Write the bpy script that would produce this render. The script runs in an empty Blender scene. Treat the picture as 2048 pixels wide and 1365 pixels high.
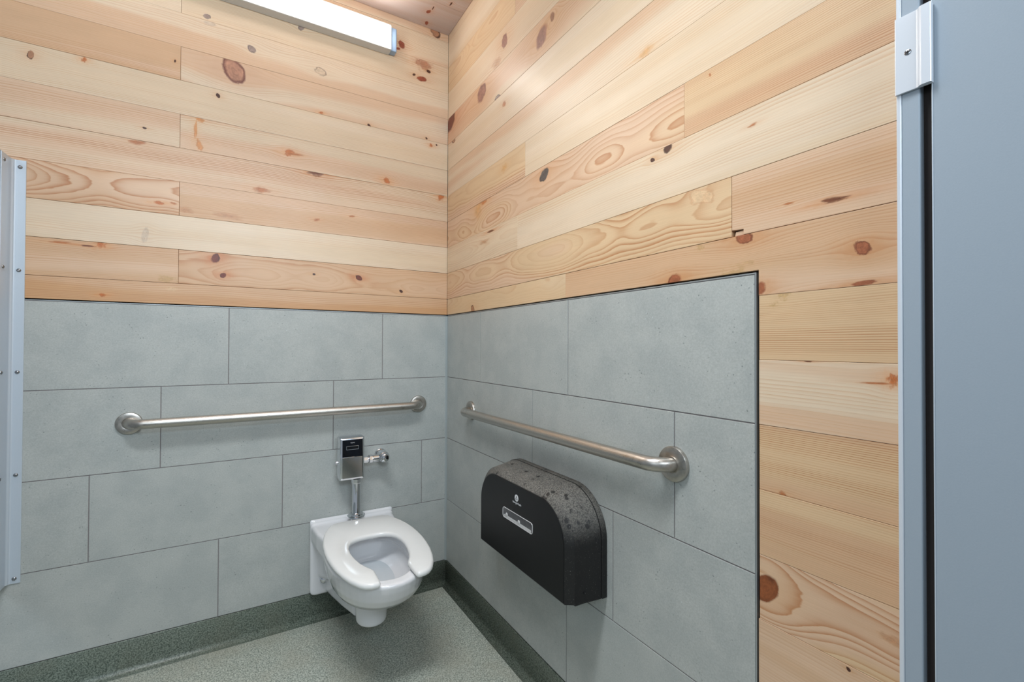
import bpy, bmesh, math, random
from mathutils import Vector, Matrix
random.seed(7)
scene = bpy.context.scene
COL = scene.collection
PI = math.pi
FLOOR = 0.115          # shapes are laid out from the top of the cove; the floor lies this much lower

# ------------------------------------------------------------------ camera
cam_data = bpy.data.cameras.new('camera')
cam = bpy.data.objects.new('camera', cam_data)
COL.objects.link(cam)
cam_data.sensor_width = 36.0
cam_data.lens = 920.68 / 2048 * 36.0
cam_data.clip_start = 0.02
FWD = Vector((0.511916, 0.858970, 0.010638)); RIGHT = Vector((0.858995, -0.511973, 0.003428)); UP = Vector((-0.008392, -0.007383, 0.999938))
cam.matrix_world = Matrix(((RIGHT.x, UP.x, -FWD.x, -0.9057), (RIGHT.y, UP.y, -FWD.y, -2.1593),
                           (RIGHT.z, UP.z, -FWD.z, 1.0719 + FLOOR), (0, 0, 0, 1)))
scene.camera = cam

# ------------------------------------------------------------------ view, world, lights
scene.view_settings.view_transform = 'Standard'
scene.view_settings.look = 'None'
scene.view_settings.gamma = 1.0
scene.view_settings.use_curve_mapping = False
scene.view_settings.exposure = 0.33
world = bpy.data.worlds.new('daylight')
scene.world = world
world.use_nodes = True
bg = world.node_tree.nodes['Background']
bg.inputs[0].default_value = (0.80, 0.90, 1.0, 1)
bg.inputs[1].default_value = 0.29
LAMP_STRENGTH = 15.0

def area(name, loc, target, sx, sy, power, color):
    l = bpy.data.lights.new(name, 'AREA')
    l.shape = 'RECTANGLE'; l.size = sx; l.size_y = sy; l.energy = power; l.color = color
    o = bpy.data.objects.new(name, l); COL.objects.link(o)
    o.location = loc
    o.rotation_euler = (Vector(target) - Vector(loc)).to_track_quat('-Z', 'Y').to_euler()
    return o
area('added_front_fill', (-0.8, -3.6, 2.40), (-0.8, 0.0, 2.25), 2.0, 0.5, 17, (0.76, 0.89, 1.0)).data.spread = math.radians(105)  # added cool fill from the open front; no window is built there
area('added_left_fill', (-3.0, -2.3, 2.2), (0.0, -1.3, 1.1), 1.6, 0.8, 14, (0.74, 0.88, 1.0))  # added bluish fill from the unseen left side, over the partition
area('added_overhead_fill', (-0.92, -1.45, 2.74), (-0.80, -1.15, 0.0), 0.9, 0.3, 13.5, (0.90, 0.96, 1.0)).data.spread = math.radians(115)  # added downward fill for floor and seat; no ceiling lamp is modelled

# ------------------------------------------------------------------ node helpers
def srgb(r, g, b, a=1.0):
    def c(x):
        x /= 255.0
        return x / 12.92 if x <= 0.04045 else ((x + 0.055) / 1.055) ** 2.4
    return (c(r), c(g), c(b), a)

class NT:
    def __init__(s, nt): s.nt = nt
    def n(s, t, **k):
        x = s.nt.nodes.new(t)
        for a, b in k.items(): setattr(x, a, b)
        return x
    def put(s, sock, v):
        if isinstance(v, bpy.types.NodeSocket): s.nt.links.new(v, sock)
        elif v is not None: sock.default_value = v
    def m(s, op, a, b=None, c=None):
        x = s.n('ShaderNodeMath', operation=op)
        s.put(x.inputs[0], a)
        if b is not None: s.put(x.inputs[1], b)
        if c is not None: s.put(x.inputs[2], c)
        return x.outputs[0]
    def smooth(s, v, lo, hi, a=0.0, b=1.0):
        x = s.n('ShaderNodeMapRange', interpolation_type='SMOOTHSTEP')
        s.put(x.inputs[0], v); x.inputs[1].default_value = lo; x.inputs[2].default_value = hi
        x.inputs[3].default_value = a; x.inputs[4].default_value = b
        return x.outputs[0]
    def lin(s, v, lo, hi, a, b):
        x = s.n('ShaderNodeMapRange')
        s.put(x.inputs[0], v); x.inputs[1].default_value = lo; x.inputs[2].default_value = hi
        x.inputs[3].default_value = a; x.inputs[4].default_value = b
        return x.outputs[0]
    def vec(s, x=0.0, y=0.0, z=0.0):
        c = s.n('ShaderNodeCombineXYZ')
        s.put(c.inputs[0], x); s.put(c.inputs[1], y); s.put(c.inputs[2], z)
        return c.outputs[0]
    def noise(s, v, scale, detail=2.0, rough=0.5):
        x = s.n('ShaderNodeTexNoise')
        s.put(x.inputs['Vector'], v); s.put(x.inputs['Scale'], scale)
        x.inputs['Detail'].default_value = detail; x.inputs['Roughness'].default_value = rough
        return x.outputs[0]
    def mix(s, f, a, b, mode='MIX'):
        x = s.n('ShaderNodeMix', data_type='RGBA', blend_type=mode)
        s.put(x.inputs['Factor'], f); s.put(x.inputs[6], a); s.put(x.inputs[7], b)
        return x.outputs[2]

def new_mat(name):
    m = bpy.data.materials.new(name); m.use_nodes = True
    t = NT(m.node_tree); b = m.node_tree.nodes['Principled BSDF']
    return m, t, b

def plain(name, col, rough=0.5, metal=0.0, spec=0.5, bump=0.0, bump_scale=200, coat=0.0, vary=0.0):
    m, t, b = new_mat(name)
    tc = t.n('ShaderNodeTexCoord').outputs['Object']
    nz = t.noise(tc, bump_scale, 3.0)
    lo = tuple(c * (1 - vary) for c in col[:3]) + (1,)
    hi = tuple(min(1, c * (1 + vary)) for c in col[:3]) + (1,)
    t.put(b.inputs['Base Color'], t.mix(nz, lo, hi))
    b.inputs['Roughness'].default_value = rough
    b.inputs['Metallic'].default_value = metal
    b.inputs['Specular IOR Level'].default_value = spec
    b.inputs['Coat Weight'].default_value = coat
    b.inputs['Coat Roughness'].default_value = 0.05
    if bump:
        bp = t.n('ShaderNodeBump'); bp.inputs['Strength'].default_value = bump; bp.inputs['Distance'].default_value = 0.001
        t.put(bp.inputs['Height'], nz); t.put(b.inputs['Normal'], bp.outputs[0])
    return m

# ------------------------------------------------------------------ wood
def group(name, ins, outs):
    g = bpy.data.node_groups.new(name, 'ShaderNodeTree')
    for n, ty, d in ins:
        s = g.interface.new_socket(n, in_out='INPUT', socket_type='NodeSocket' + ty)
        if d is not None: s.default_value = d
    for n, ty in outs: g.interface.new_socket(n, in_out='OUTPUT', socket_type='NodeSocket' + ty)
    t = NT(g)
    return g, t, t.n('NodeGroupInput').outputs, t.n('NodeGroupOutput').inputs

# bends the grain coordinate around one knot
gb, t, i, o = group('grain_bend', [('U', 'Float', 0), ('V', 'Float', 0), ('VV', 'Float', 0), ('CU', 'Float', 0), ('CV', 'Float', 0), ('RU', 'Float', .01), ('RV', 'Float', .01), ('Amount', 'Float', .8)], [('VV', 'Float')])
du = t.m('DIVIDE', t.m('SUBTRACT', i['U'], i['CU']), t.m('MULTIPLY', i['RU'], 4.5))
dvr = t.m('SUBTRACT', i['V'], i['CV'])
dv = t.m('DIVIDE', dvr, t.m('MULTIPLY', i['RV'], 2.6))
e = t.m('EXPONENT', t.m('MULTIPLY', t.m('ADD', t.m('MULTIPLY', du, du), t.m('MULTIPLY', dv, dv)), -1.0))
t.put(o['VV'], t.m('SUBTRACT', i['VV'], t.m('MULTIPLY', t.m('MULTIPLY', dvr, e), i['Amount'])))
GRAIN_BEND = gb

# paints one knot: halo, core with faint rings, dark rim
gk, t, i, o = group('knot', [('Color', 'Color', (1, 1, 1, 1)), ('U', 'Float', 0), ('V', 'Float', 0), ('CU', 'Float', 0), ('CV', 'Float', 0), ('RU', 'Float', .01), ('RV', 'Float', .01),
      ('Core', 'Color', (0, 0, 0, 1)), ('Rim', 'Color', (0, 0, 0, 1)), ('HaloColor', 'Color', (0, 0, 0, 1)), ('CoreAmt', 'Float', 1), ('RimAmt', 'Float', 1), ('Halo', 'Float', .5), ('Rough', 'Float', .5), ('Soft', 'Float', .15)], [('Color', 'Color')])
du0 = t.m('DIVIDE', t.m('SUBTRACT', i['U'], i['CU']), i['RU'])
dv0 = t.m('DIVIDE', t.m('SUBTRACT', i['V'], i['CV']), i['RV'])
sh = t.m('MULTIPLY', t.m('ADD', i['CU'], i['CV']), 41.7)
nz = t.m('SUBTRACT', t.noise(t.vec(t.m('ADD', du0, sh), dv0, i['CV']), 1.0, 5.0, .6), .5)
nz2 = t.m('SUBTRACT', t.noise(t.vec(t.m('ADD', du0, sh), dv0, 7.7), .8, 4.0, .6), .5)
fine = t.noise(t.vec(t.m('ADD', du0, sh), dv0, 3.3), 1.7, 5.0, .7)
du = t.m('ADD', t.m('ADD', du0, t.m('MULTIPLY', dv0, t.m('MULTIPLY', t.m('SINE', sh), .3))), t.m('MULTIPLY', nz, t.m('MULTIPLY', i['Rough'], 2.1)))
dv = t.m('ADD', dv0, t.m('MULTIPLY', nz2, t.m('MULTIPLY', i['Rough'], 2.1)))
d = t.m('SQRT', t.m('ADD', t.m('MULTIPLY', du, du), t.m('MULTIPLY', dv, dv)))
hd = t.m('SQRT', t.m('ADD', t.m('MULTIPLY', t.m('MULTIPLY', du, du), .14), t.m('MULTIPLY', t.m('MULTIPLY', dv, dv), .6)))
halo = t.m('MULTIPLY', t.m('EXPONENT', t.m('MULTIPLY', t.m('MULTIPLY', hd, hd), -.55)), i['Halo'])
halo = t.m('MULTIPLY', halo, t.m('ADD', .75, nz))
c = t.mix(halo, i['Color'], i['HaloColor'])
core = t.m('MULTIPLY', t.m('SUBTRACT', 1.0, t.m('MINIMUM', 1.0, t.m('MAXIMUM', 0.0, t.m('DIVIDE', t.m('SUBTRACT', d, t.m('SUBTRACT', 1.0, i['Soft'])), t.m('MULTIPLY', i['Soft'], 2.0))))), i['CoreAmt'])
rings = t.m('ADD', t.m('ADD', .22, t.m('MULTIPLY', fine, 1.55)), t.m('MULTIPLY', t.m('SINE', t.m('ADD', t.m('MULTIPLY', d, 21), t.m('MULTIPLY', nz, 8))), .07))
rc = t.mix(1.0, i['Core'], t.vec(rings, rings, rings), 'MULTIPLY')
c = t.mix(core, c, rc)
rim = t.m('MULTIPLY', t.m('MAXIMUM', 0.0, t.m('SUBTRACT', 1.0, t.m('DIVIDE', t.m('ABSOLUTE', t.m('SUBTRACT', d, .93)), .2))), i['RimAmt'])
rim = t.m('MULTIPLY', rim, t.smooth(t.m('ADD', t.m('MULTIPLY', nz2, 1.2), t.m('MULTIPLY', t.m('SINE', t.m('ADD', sh, t.m('ADD', du0, dv0))), .35)), -.45, .25, .12, 1.0))
c = t.mix(rim, c, i['Rim'])
t.put(o['Color'], c)
KNOT = gk

gg, t, i, o = group('pine_grain', [('U', 'Float', 0), ('V', 'Float', 0), ('VV', 'Float', 0), ('Seed', 'Float', 0), ('Freq', 'Float', 150), ('Cath', 'Float', .03), ('VC', 'Float', 0), ('D0', 'Float', .05), ('Amp', 'Float', .03), ('Line', 'Float', .5),
      ('ColA', 'Color', (1, 1, 1, 1)), ('ColB', 'Color', (1, 1, 1, 1)), ('ColLine', 'Color', (1, 1, 1, 1))], [('Color', 'Color'), ('Height', 'Float')])
sd = i['Seed']
n1 = t.noise(t.vec(t.m('ADD', t.m('MULTIPLY', i['U'], 1.7), t.m('MULTIPLY', sd, 7.31)), t.m('MULTIPLY', i['VV'], 6.0), t.m('MULTIPLY', sd, 3.1)), 1.0, 1.5)
gv = t.m('SUBTRACT', t.m('ADD', i['VV'], t.m('MULTIPLY', t.m('SUBTRACT', n1, .5), i['Cath'])), i['VC'])
nd = t.noise(t.vec(t.m('ADD', t.m('MULTIPLY', i['U'], 1.9), t.m('MULTIPLY', sd, 3.7)), t.m('MULTIPLY', i['VV'], 1.5), sd), 1.0, 2.0)
dd = t.m('ADD', i['D0'], t.m('MULTIPLY', t.m('SUBTRACT', nd, .5), i['Amp']))
g = t.m('SQRT', t.m('ADD', t.m('MULTIPLY', gv, gv), t.m('MULTIPLY', dd, dd)))
n2 = t.noise(t.vec(0.0, t.m('MULTIPLY', g, 30.0), sd), 1.0, 2.0)
fn = t.m('SUBTRACT', t.noise(t.vec(t.m('MULTIPLY', i['U'], 7.0), t.m('MULTIPLY', i['V'], 55.0), sd), 1.0, 3.0), .5)
s = t.m('ADD', t.m('ADD', t.m('MULTIPLY', g, i['Freq']), t.m('MULTIPLY', n2, 3.0)), t.m('MULTIPLY', fn, .55))
fr = t.m('FRACT', s)
line = t.m('MULTIPLY', t.m('POWER', fr, 2.4), t.smooth(fr, .90, 1.0, 1.0, 0.0))
n3 = t.noise(t.vec(t.m('MULTIPLY', i['U'], .6), t.m('MULTIPLY', g, 22.0), t.m('ADD', sd, 4.4)), 1.0, 2.0)
la = t.m('MULTIPLY', t.m('MULTIPLY', line, i['Line']), t.smooth(n3, .34, .66, .25, 1.35))
band = t.smooth(t.noise(t.vec(t.m('MULTIPLY', i['U'], .35), t.m('MULTIPLY', g, 13.0), t.m('MULTIPLY', sd, 2.7)), 1.0, 1.0), .44, .58)
c = t.mix(band, i['ColA'], i['ColB'])
c = t.mix(la, c, i['ColLine'])
fib = t.noise(t.vec(t.m('MULTIPLY', i['U'], 12.0), t.m('MULTIPLY', i['V'], 620.0), sd), 1.0, 2.0)
blo = t.noise(t.vec(t.m('MULTIPLY', i['U'], 4.0), t.m('MULTIPLY', i['V'], 14.0), sd), 1.0, 3.0)
br = t.m('ADD', t.m('ADD', .92, t.m('MULTIPLY', t.m('SUBTRACT', fib, .5), .16)), t.m('MULTIPLY', blo, .16))
c = t.mix(1.0, c, t.vec(br, br, br), 'MULTIPLY')
t.put(o['Color'], c)
t.put(o['Height'], t.m('ADD', fib, t.m('MULTIPLY', la, -.6)))
GRAIN = gg

DK = srgb(52, 26, 18); OR = srgb(196, 112, 50); RB = srgb(126, 64, 42)
# core, rim, halo colour, core amount, rim amount, halo amount, roughness, softness, bend
KT = {
 'big':      (srgb(176, 128, 104), srgb(112, 68, 60), srgb(186, 140, 112), .95, .95, .35, .35, .08, .9),
 'bigb':     (srgb(140, 78, 42), srgb(84, 38, 20), srgb(210, 150, 90), 1, .8, .25, .25, .06, .9),
 'bigp':     (srgb(150, 104, 90), srgb(190, 132, 88), srgb(200, 150, 100), .95, .6, .75, .4, .12, .95),
 'purple':   (srgb(152, 102, 86), srgb(118, 68, 56), srgb(205, 148, 96), .95, .7, .6, .45, .15, .9),
 'ringdark': (srgb(160, 104, 72), DK, srgb(210, 150, 100), .8, 1.0, .45, .5, .12, .8),
 'grey':     (srgb(150, 130, 122), srgb(104, 90, 90), srgb(215, 185, 150), .9, .8, .2, .5, .15, .8),
 'greyfaint':(srgb(196, 176, 158), srgb(176, 150, 130), srgb(210, 185, 155), .5, .5, .1, .6, .3, .6),
 'greydark': (srgb(92, 84, 80), srgb(58, 46, 42), srgb(205, 140, 85), 1, .9, .5, .5, .12, .9),
 'greyring': (srgb(205, 178, 150), srgb(140, 116, 100), srgb(215, 180, 140), .6, .75, .2, .6, .12, .8),
 'dark':     (srgb(78, 44, 32), srgb(46, 24, 18), srgb(205, 145, 90), 1, .8, .45, .5, .2, .8),
 'darkred':  (srgb(116, 56, 40), srgb(62, 24, 18), srgb(198, 116, 64), 1, .95, .75, .4, .16, .9),
 'red':      (srgb(146, 74, 52), srgb(120, 56, 40), srgb(200, 136, 96), 1, .5, .45, .5, .15, .8),
 'redblur':  (srgb(168, 102, 70), srgb(140, 72, 46), srgb(200, 140, 100), .75, .5, .4, 1.5, .5, .6),
 'redbrown': (srgb(158, 92, 62), srgb(104, 50, 32), srgb(198, 134, 80), .95, .75, .8, .5, .18, .95),
 'brown':    (srgb(142, 96, 70), srgb(124, 80, 58), srgb(205, 160, 115), .9, .5, .4, .6, .2, .8),
 'orange':   (srgb(186, 98, 40), srgb(146, 70, 28), srgb(216, 146, 84), .85, .5, .6, 1.4, .4, .8),
 'orangeblur':(srgb(208, 150, 84), srgb(200, 140, 80), srgb(218, 168, 110), .6, .1, .4, 1.2, .7, .6),
 'brownblur':(srgb(182, 128, 88), srgb(170, 115, 76), srgb(205, 155, 112), .65, .15, .35, 1.3, .7, .5),
 'resin':    (srgb(205, 134, 70), srgb(186, 104, 44), srgb(222, 165, 110), .8, .4, .3, 1.1, .3, .2),
 'streak':   (srgb(176, 104, 58), srgb(150, 84, 46), srgb(212, 150, 96), .85, .2, .35, 1.0, .4, .5),
 'streakdark':(srgb(112, 62, 38), srgb(74, 36, 24), srgb(205, 132, 72), .95, .4, .7, 1.0, .3, .7),
 'ringfaint':(srgb(222, 188, 148), srgb(196, 142, 104), srgb(222, 186, 146), .5, .5, .25, .9, .2, .9),
 'paleblur': (srgb(222, 190, 150), srgb(205, 160, 115), srgb(222, 186, 146), .5, .2, .2, 1.0, .6, .5),
 'olive':    (srgb(186, 150, 98), srgb(170, 132, 80), srgb(200, 165, 115), .55, .25, .2, 2.2, .5, .2),
}
KNOTS_BACK = [(-0.926, 2.177, 0.0379, 0.0465, 'big'), (-1.514, 2.05, 0.0084, 0.0135, 'ringdark'), (-0.867, 2.286, 0.0142, 0.0144, 'grey'), (-1.02, 2.364, 0.0114, 0.0099, 'grey'), (-1.01, 2.34, 0.0181, 0.0099, 'greyfaint'), (-0.679, 2.45, 0.0138, 0.0195, 'grey'), (-0.603, 2.276, 0.0225, 0.0176, 'greyring'), (-0.981, 2.062, 0.0067, 0.008, 'dark'), (-1.12, 2.155, 0.0031, 0.0057, 'dark'), (-1.379, 2.077, 0.0066, 0.0071, 'orange'), (-1.229, 1.818, 0.0202, 0.0074, 'streak'), (-1.209, 1.876, 0.0058, 0.0037, 'dark'), (-1.053, 1.911, 0.0048, 0.0351, 'resin'), (-1.038, 1.95, 0.0129, 0.0078, 'resin'), (-1.04, 1.85, 0.0097, 0.0176, 'resin'), (-0.725, 1.891, 0.0134, 0.0128, 'orange'), (-0.702, 1.888, 0.0272, 0.0043, 'streak'), (-0.62, 1.825, 0.0263, 0.0131, 'streakdark'), (-0.828, 1.713, 0.0254, 0.0103, 'streak'), (-0.31, 1.848, 0.0118, 0.0118, 'orange'), (-0.984, 1.414, 0.0133, 0.0178, 'darkred'), (-0.958, 1.349, 0.0101, 0.01, 'darkred'), (-0.433, 1.38, 0.0133, 0.0114, 'darkred'), (-0.237, 1.331, 0.0073, 0.0072, 'dark'), (-0.623, 1.381, 0.006, 0.0044, 'dark'), (-1.327, 1.428, 0.0095, 0.0107, 'orange'), (-1.435, 1.424, 0.0228, 0.0035, 'streak'), (-1.364, 1.42, 0.0185, 0.0026, 'streakdark'), (-1.164, 1.605, 0.015, 0.0056, 'orange'), (-1.12, 1.61, 0.0077, 0.0038, 'streak'), (-0.945, 1.588, 0.0374, 0.01, 'brownblur'), (-1.084, 1.591, 0.0173, 0.0096, 'brownblur'), (-0.141, 2.382, 0.023, 0.0123, 'red'), (-0.179, 2.392, 0.0075, 0.0061, 'dark'), (-0.134, 2.458, 0.0384, 0.0222, 'redblur'), (-0.105, 2.43, 0.0104, 0.0075, 'dark'), (-0.242, 2.518, 0.0146, 0.0169, 'red'), (-0.259, 2.493, 0.0097, 0.006, 'red'), (-0.392, 2.09, 0.0068, 0.007, 'dark'), (-0.612, 1.62, 0.0101, 0.0066, 'streak'), (-0.465, 1.657, 0.0109, 0.0045, 'streak'), (-0.036, 1.816, 0.0134, 0.0151, 'orange'), (-0.114, 2.095, 0.0052, 0.005, 'dark'), (-0.09, 2.065, 0.0078, 0.0075, 'orange'), (-0.598, 2.094, 0.0082, 0.0044, 'orange'), (-1.123, 1.284, 0.0153, 0.0076, 'paleblur'), (-1.322, 1.249, 0.0081, 0.0054, 'orange'), (-1.204, 1.479, 0.0088, 0.026, 'greyfaint'), (-1.135, 1.317, 0.0213, 0.0151, 'olive'), (-0.072, 2.644, 0.0237, 0.0301, 'ringdark'), (-0.061, 2.074, 0.004, 0.0038, 'dark')]
KNOTS_RIGHT = [(0.834, 2.154, 0.0341, 0.0354, 'bigp'), (0.9, 2.187, 0.0115, 0.0154, 'brown'), (0.573, 2.289, 0.0201, 0.0263, 'purple'), (0.512, 2.235, 0.0256, 0.0166, 'brownblur'), (0.372, 2.175, 0.0386, 0.0353, 'purple'), (0.037, 2.19, 0.0441, 0.0429, 'darkred'), (0.07, 2.085, 0.0184, 0.0124, 'ringdark'), (0.517, 2.088, 0.0212, 0.0124, 'grey'), (0.571, 2.039, 0.0121, 0.0101, 'streak'), (1.386, 1.561, 0.0123, 0.0111, 'dark'), (1.337, 1.548, 0.0066, 0.0051, 'dark'), (0.852, 1.664, 0.0243, 0.0209, 'greydark'), (0.391, 1.694, 0.0237, 0.0109, 'orange'), (0.338, 1.669, 0.0247, 0.0311, 'orangeblur'), (0.577, 1.782, 0.016, 0.012, 'orangeblur'), (0.461, 1.552, 0.0267, 0.0042, 'streakdark'), (0.402, 1.519, 0.0281, 0.0065, 'brownblur'), (1.754, 1.333, 0.0206, 0.0044, 'streakdark'), (1.674, 1.347, 0.0084, 0.0019, 'streak'), (1.583, 1.301, 0.0166, 0.0136, 'redbrown'), (1.795, 1.24, 0.0109, 0.0118, 'redbrown'), (1.407, 1.233, 0.0178, 0.0133, 'redbrown'), (1.618, 1.189, 0.0104, 0.0131, 'redbrown'), (1.797, 1.18, 0.0159, 0.0042, 'redbrown'), (1.837, 1.018, 0.0059, 0.0088, 'orange'), (1.812, 1.012, 0.0195, 0.0017, 'streak'), (1.628, 0.591, 0.0242, 0.0287, 'bigb'), (1.662, 0.787, 0.0057, 0.0048, 'streak'), (1.772, 0.518, 0.003, 0.0034, 'dark'), (0.292, 1.236, 0.0154, 0.018, 'ringdark'), (1.483, 1.415, 0.0289, 0.0183, 'ringfaint'), (1.603, 1.528, 0.0075, 0.0031, 'streak'), (1.48, 1.298, 0.0079, 0.0069, 'olive'), (1.568, 1.229, 0.0227, 0.0127, 'olive'), (1.645, 1.154, 0.0059, 0.0039, 'olive'), (1.665, 1.172, 0.0095, 0.0077, 'olive'), (1.708, 1.045, 0.0061, 0.0014, 'streakdark'), (1.312, 1.838, 0.0206, 0.0092, 'orangeblur'), (1.504, 1.682, 0.0025, 0.0034, 'streak'), (1.836, 0.6, 0.0131, 0.0064, 'brownblur')]
KNOTS_CEILING = [(-0.128, 0.031, 0.0075, 0.012, 'red'), (-0.147, 0.109, 0.0085, 0.012, 'red'), (-0.137, 0.141, 0.0024, 0.012, 'dark'), (-0.076, 0.208, 0.0035, 0.012, 'dark')]

def wood(name, seed, a, b, ln, freq=150, cath=.03, amt=.5, knots=(), vc=0.0, d0=.05, amp=.03):
    m, t, bs = new_mat(name)
    tc = t.n('ShaderNodeTexCoord').outputs['Object']
    sp = t.n('ShaderNodeSeparateXYZ'); t.put(sp.inputs[0], tc)
    U, V = sp.outputs[0], sp.outputs[1]
    vv = V
    for (ku, kv, ru, rv, ty) in knots:
        g = t.n('ShaderNodeGroup', node_tree=GRAIN_BEND)
        for k, v in (('U', U), ('V', V), ('VV', vv), ('CU', ku), ('CV', kv), ('RU', ru), ('RV', rv), ('Amount', KT[ty][8])): t.put(g.inputs[k], v)
        vv = g.outputs[0]
    g = t.n('ShaderNodeGroup', node_tree=GRAIN)
    for k, v in (('U', U), ('V', V), ('VV', vv), ('Seed', seed), ('Freq', freq), ('Cath', cath), ('VC', vc), ('D0', d0), ('Amp', amp), ('Line', amt), ('ColA', a), ('ColB', b), ('ColLine', ln)): t.put(g.inputs[k], v)
    c, h = g.outputs[0], g.outputs[1]
    for (ku, kv, ru, rv, ty) in knots:
        q = KT[ty]
        x = t.n('ShaderNodeGroup', node_tree=KNOT)
        for k, v in (('Color', c), ('U', U), ('V', V), ('CU', ku), ('CV', kv), ('RU', ru), ('RV', rv), ('Core', q[0]), ('Rim', q[1]), ('HaloColor', q[2]), ('CoreAmt', q[3]), ('RimAmt', q[4]), ('Halo', q[5]), ('Rough', q[6]), ('Soft', q[7])): t.put(x.inputs[k], v)
        c = x.outputs[0]
    t.put(bs.inputs['Base Color'], c)
    bs.inputs['Roughness'].default_value = .42
    t.put(bs.inputs['Coat Weight'], t.smooth(t.noise(tc, 3.5, 4.0, .6), .45, .62, .03, .16)); bs.inputs['Coat Roughness'].default_value = .32
    bs.inputs['Specular IOR Level'].default_value = .4
    bp = t.n('ShaderNodeBump'); bp.inputs['Strength'].default_value = .12; bp.inputs['Distance'].default_value = .0008
    t.put(bp.inputs['Height'], h); t.put(bs.inputs['Normal'], bp.outputs[0])
    return m

# ------------------------------------------------------------------ mesh helpers
def link(name, me, mat=None, parent=None, smooth=False, M=None):
    o = bpy.data.objects.new(name, me); COL.objects.link(o)
    if mat is not None:
        for x in (mat if isinstance(mat, (list, tuple)) else [mat]): me.materials.append(x)
    if parent is not None: o.parent = parent
    if M is not None: o.matrix_local = M
    if smooth:
        for p in me.polygons: p.use_smooth = True
    return o

def bm_obj(name, bm, mat, parent=None, smooth=False, angle=None):
    bmesh.ops.recalc_face_normals(bm, faces=bm.faces[:])
    if angle is not None:
        for f in bm.faces: f.smooth = True
        for e in bm.edges:
            e.smooth = not (len(e.link_faces) == 2 and e.calc_face_angle(0) > math.radians(angle))
    me = bpy.data.meshes.new(name); bm.to_mesh(me); bm.free()
    return link(name, me, mat, parent, smooth)

def offset_poly(P, d):
    n = len(P); out = []
    area2 = sum(P[k][0] * P[(k + 1) % n][1] - P[(k + 1) % n][0] * P[k][1] for k in range(n))
    sg = 1 if area2 > 0 else -1
    for k in range(n):
        a, b, c = Vector(P[k - 1]), Vector(P[k]), Vector(P[(k + 1) % n])
        e1 = (b - a).normalized(); e2 = (c - b).normalized()
        n1 = Vector((-e1.y, e1.x)) * sg; n2 = Vector((-e2.y, e2.x)) * sg
        q = (n1 + n2); q /= max(.2, 1 + n1.dot(n2))
        out.append((b.x + q.x * d, b.y + q.y * d))
    return out

def add_prism(bm, P, w0, w1, bevel=0.0, bevel_back=0.0, T=None):
    """polygon P in (u,v) from depth w0 (back) to w1 (front), bevelled front edge"""
    T = T or (lambda u, v, w: (u, v, w))
    rings = []
    if bevel_back: rings.append((offset_poly(P, bevel_back), w0)); rings.append((P, w0 + (bevel_back if w1 > w0 else -bevel_back)))
    else: rings.append((P, w0))
    if bevel:
        s = 1 if w1 > w0 else -1
        rings.append((P, w1 - s * bevel))
        rings.append((offset_poly(P, bevel * .3), w1 - s * bevel * .3))
        rings.append((offset_poly(P, bevel), w1))
    else: rings.append((P, w1))
    V = [[bm.verts.new(T(u, v, w)) for (u, v) in R] for R, w in rings]
    n = len(P)
    for a, b in zip(V, V[1:]):
        for k in range(n): bm.faces.new((a[k], a[(k + 1) % n], b[(k + 1) % n], b[k]))
    bm.faces.new(V[0]); bm.faces.new(V[-1])

def add_box(bm, x0, x1, y0, y1, z0, z1, bevel=0.0, seg=2):
    r = bmesh.ops.create_cube(bm, size=1.0)
    vs = r['verts']
    for v in vs:
        v.co = ((x0 + x1) / 2 + v.co.x * (x1 - x0), (y0 + y1) / 2 + v.co.y * (y1 - y0), (z0 + z1) / 2 + v.co.z * (z1 - z0))
    if bevel:
        es = list({e for v in vs for e in v.link_edges})
        bmesh.ops.bevel(bm, geom=es, offset=bevel, segments=seg, affect='EDGES', profile=.5)

def frame(o, z):
    z = Vector(z).normalized(); a = Vector((0, 0, 1)) if abs(z.z) < .9 else Vector((1, 0, 0))
    x = a.cross(z).normalized(); y = z.cross(x)
    return Matrix(((x.x, y.x, z.x, o[0]), (x.y, y.y, z.y, o[1]), (x.z, y.z, z.z, o[2]), (0, 0, 0, 1)))

def add_lathe(bm, origin, axis, prof, seg=32, cap=True):
    M = frame(origin, axis); R = []
    for r, h in prof:
        R.append([bm.verts.new(M @ Vector((r * math.cos(2 * PI * k / seg), r * math.sin(2 * PI * k / seg), h))) for k in range(seg)])
    for a, b in zip(R, R[1:]):
        for k in range(seg): bm.faces.new((a[k], a[(k + 1) % seg], b[(k + 1) % seg], b[k]))
    if cap: bm.faces.new(R[0]); bm.faces.new(R[-1])

def add_tube(bm, pts, r, seg=20, mats=None):
    pts = [Vector(p) for p in pts]; R = []
    x = None
    for k, p in enumerate(pts):
        tg = ((pts[min(k + 1, len(pts) - 1)] - p).normalized() + (p - pts[max(k - 1, 0)]).normalized()).normalized()
        if x is None:
            a = Vector((0, 0, 1)) if abs(tg.z) < .9 else Vector((1, 0, 0)); x = a.cross(tg).normalized()
        x = (x - tg * x.dot(tg)).normalized(); y = tg.cross(x)
        R.append([bm.verts.new(p + x * r * math.cos(2 * PI * j / seg) + y * r * math.sin(2 * PI * j / seg)) for j in range(seg)])
    for q, (a, b) in enumerate(zip(R, R[1:])):
        for j in range(seg):
            f = bm.faces.new((a[j], a[(j + 1) % seg], b[(j + 1) % seg], b[j]))
            if mats: f.material_index = mats[q]
    bm.faces.new(R[0]); bm.faces.new(R[-1])

def add_loft(bm, rings, cap0=True, cap1=True):
    R = [[bm.verts.new(p) for p in ring] for ring in rings]
    n = len(R[0])
    for a, b in zip(R, R[1:]):
        for k in range(n): bm.faces.new((a[k], a[(k + 1) % n], b[(k + 1) % n], b[k]))
    if cap0: bm.faces.new(R[0])
    if cap1: bm.faces.new(R[-1])

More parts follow.
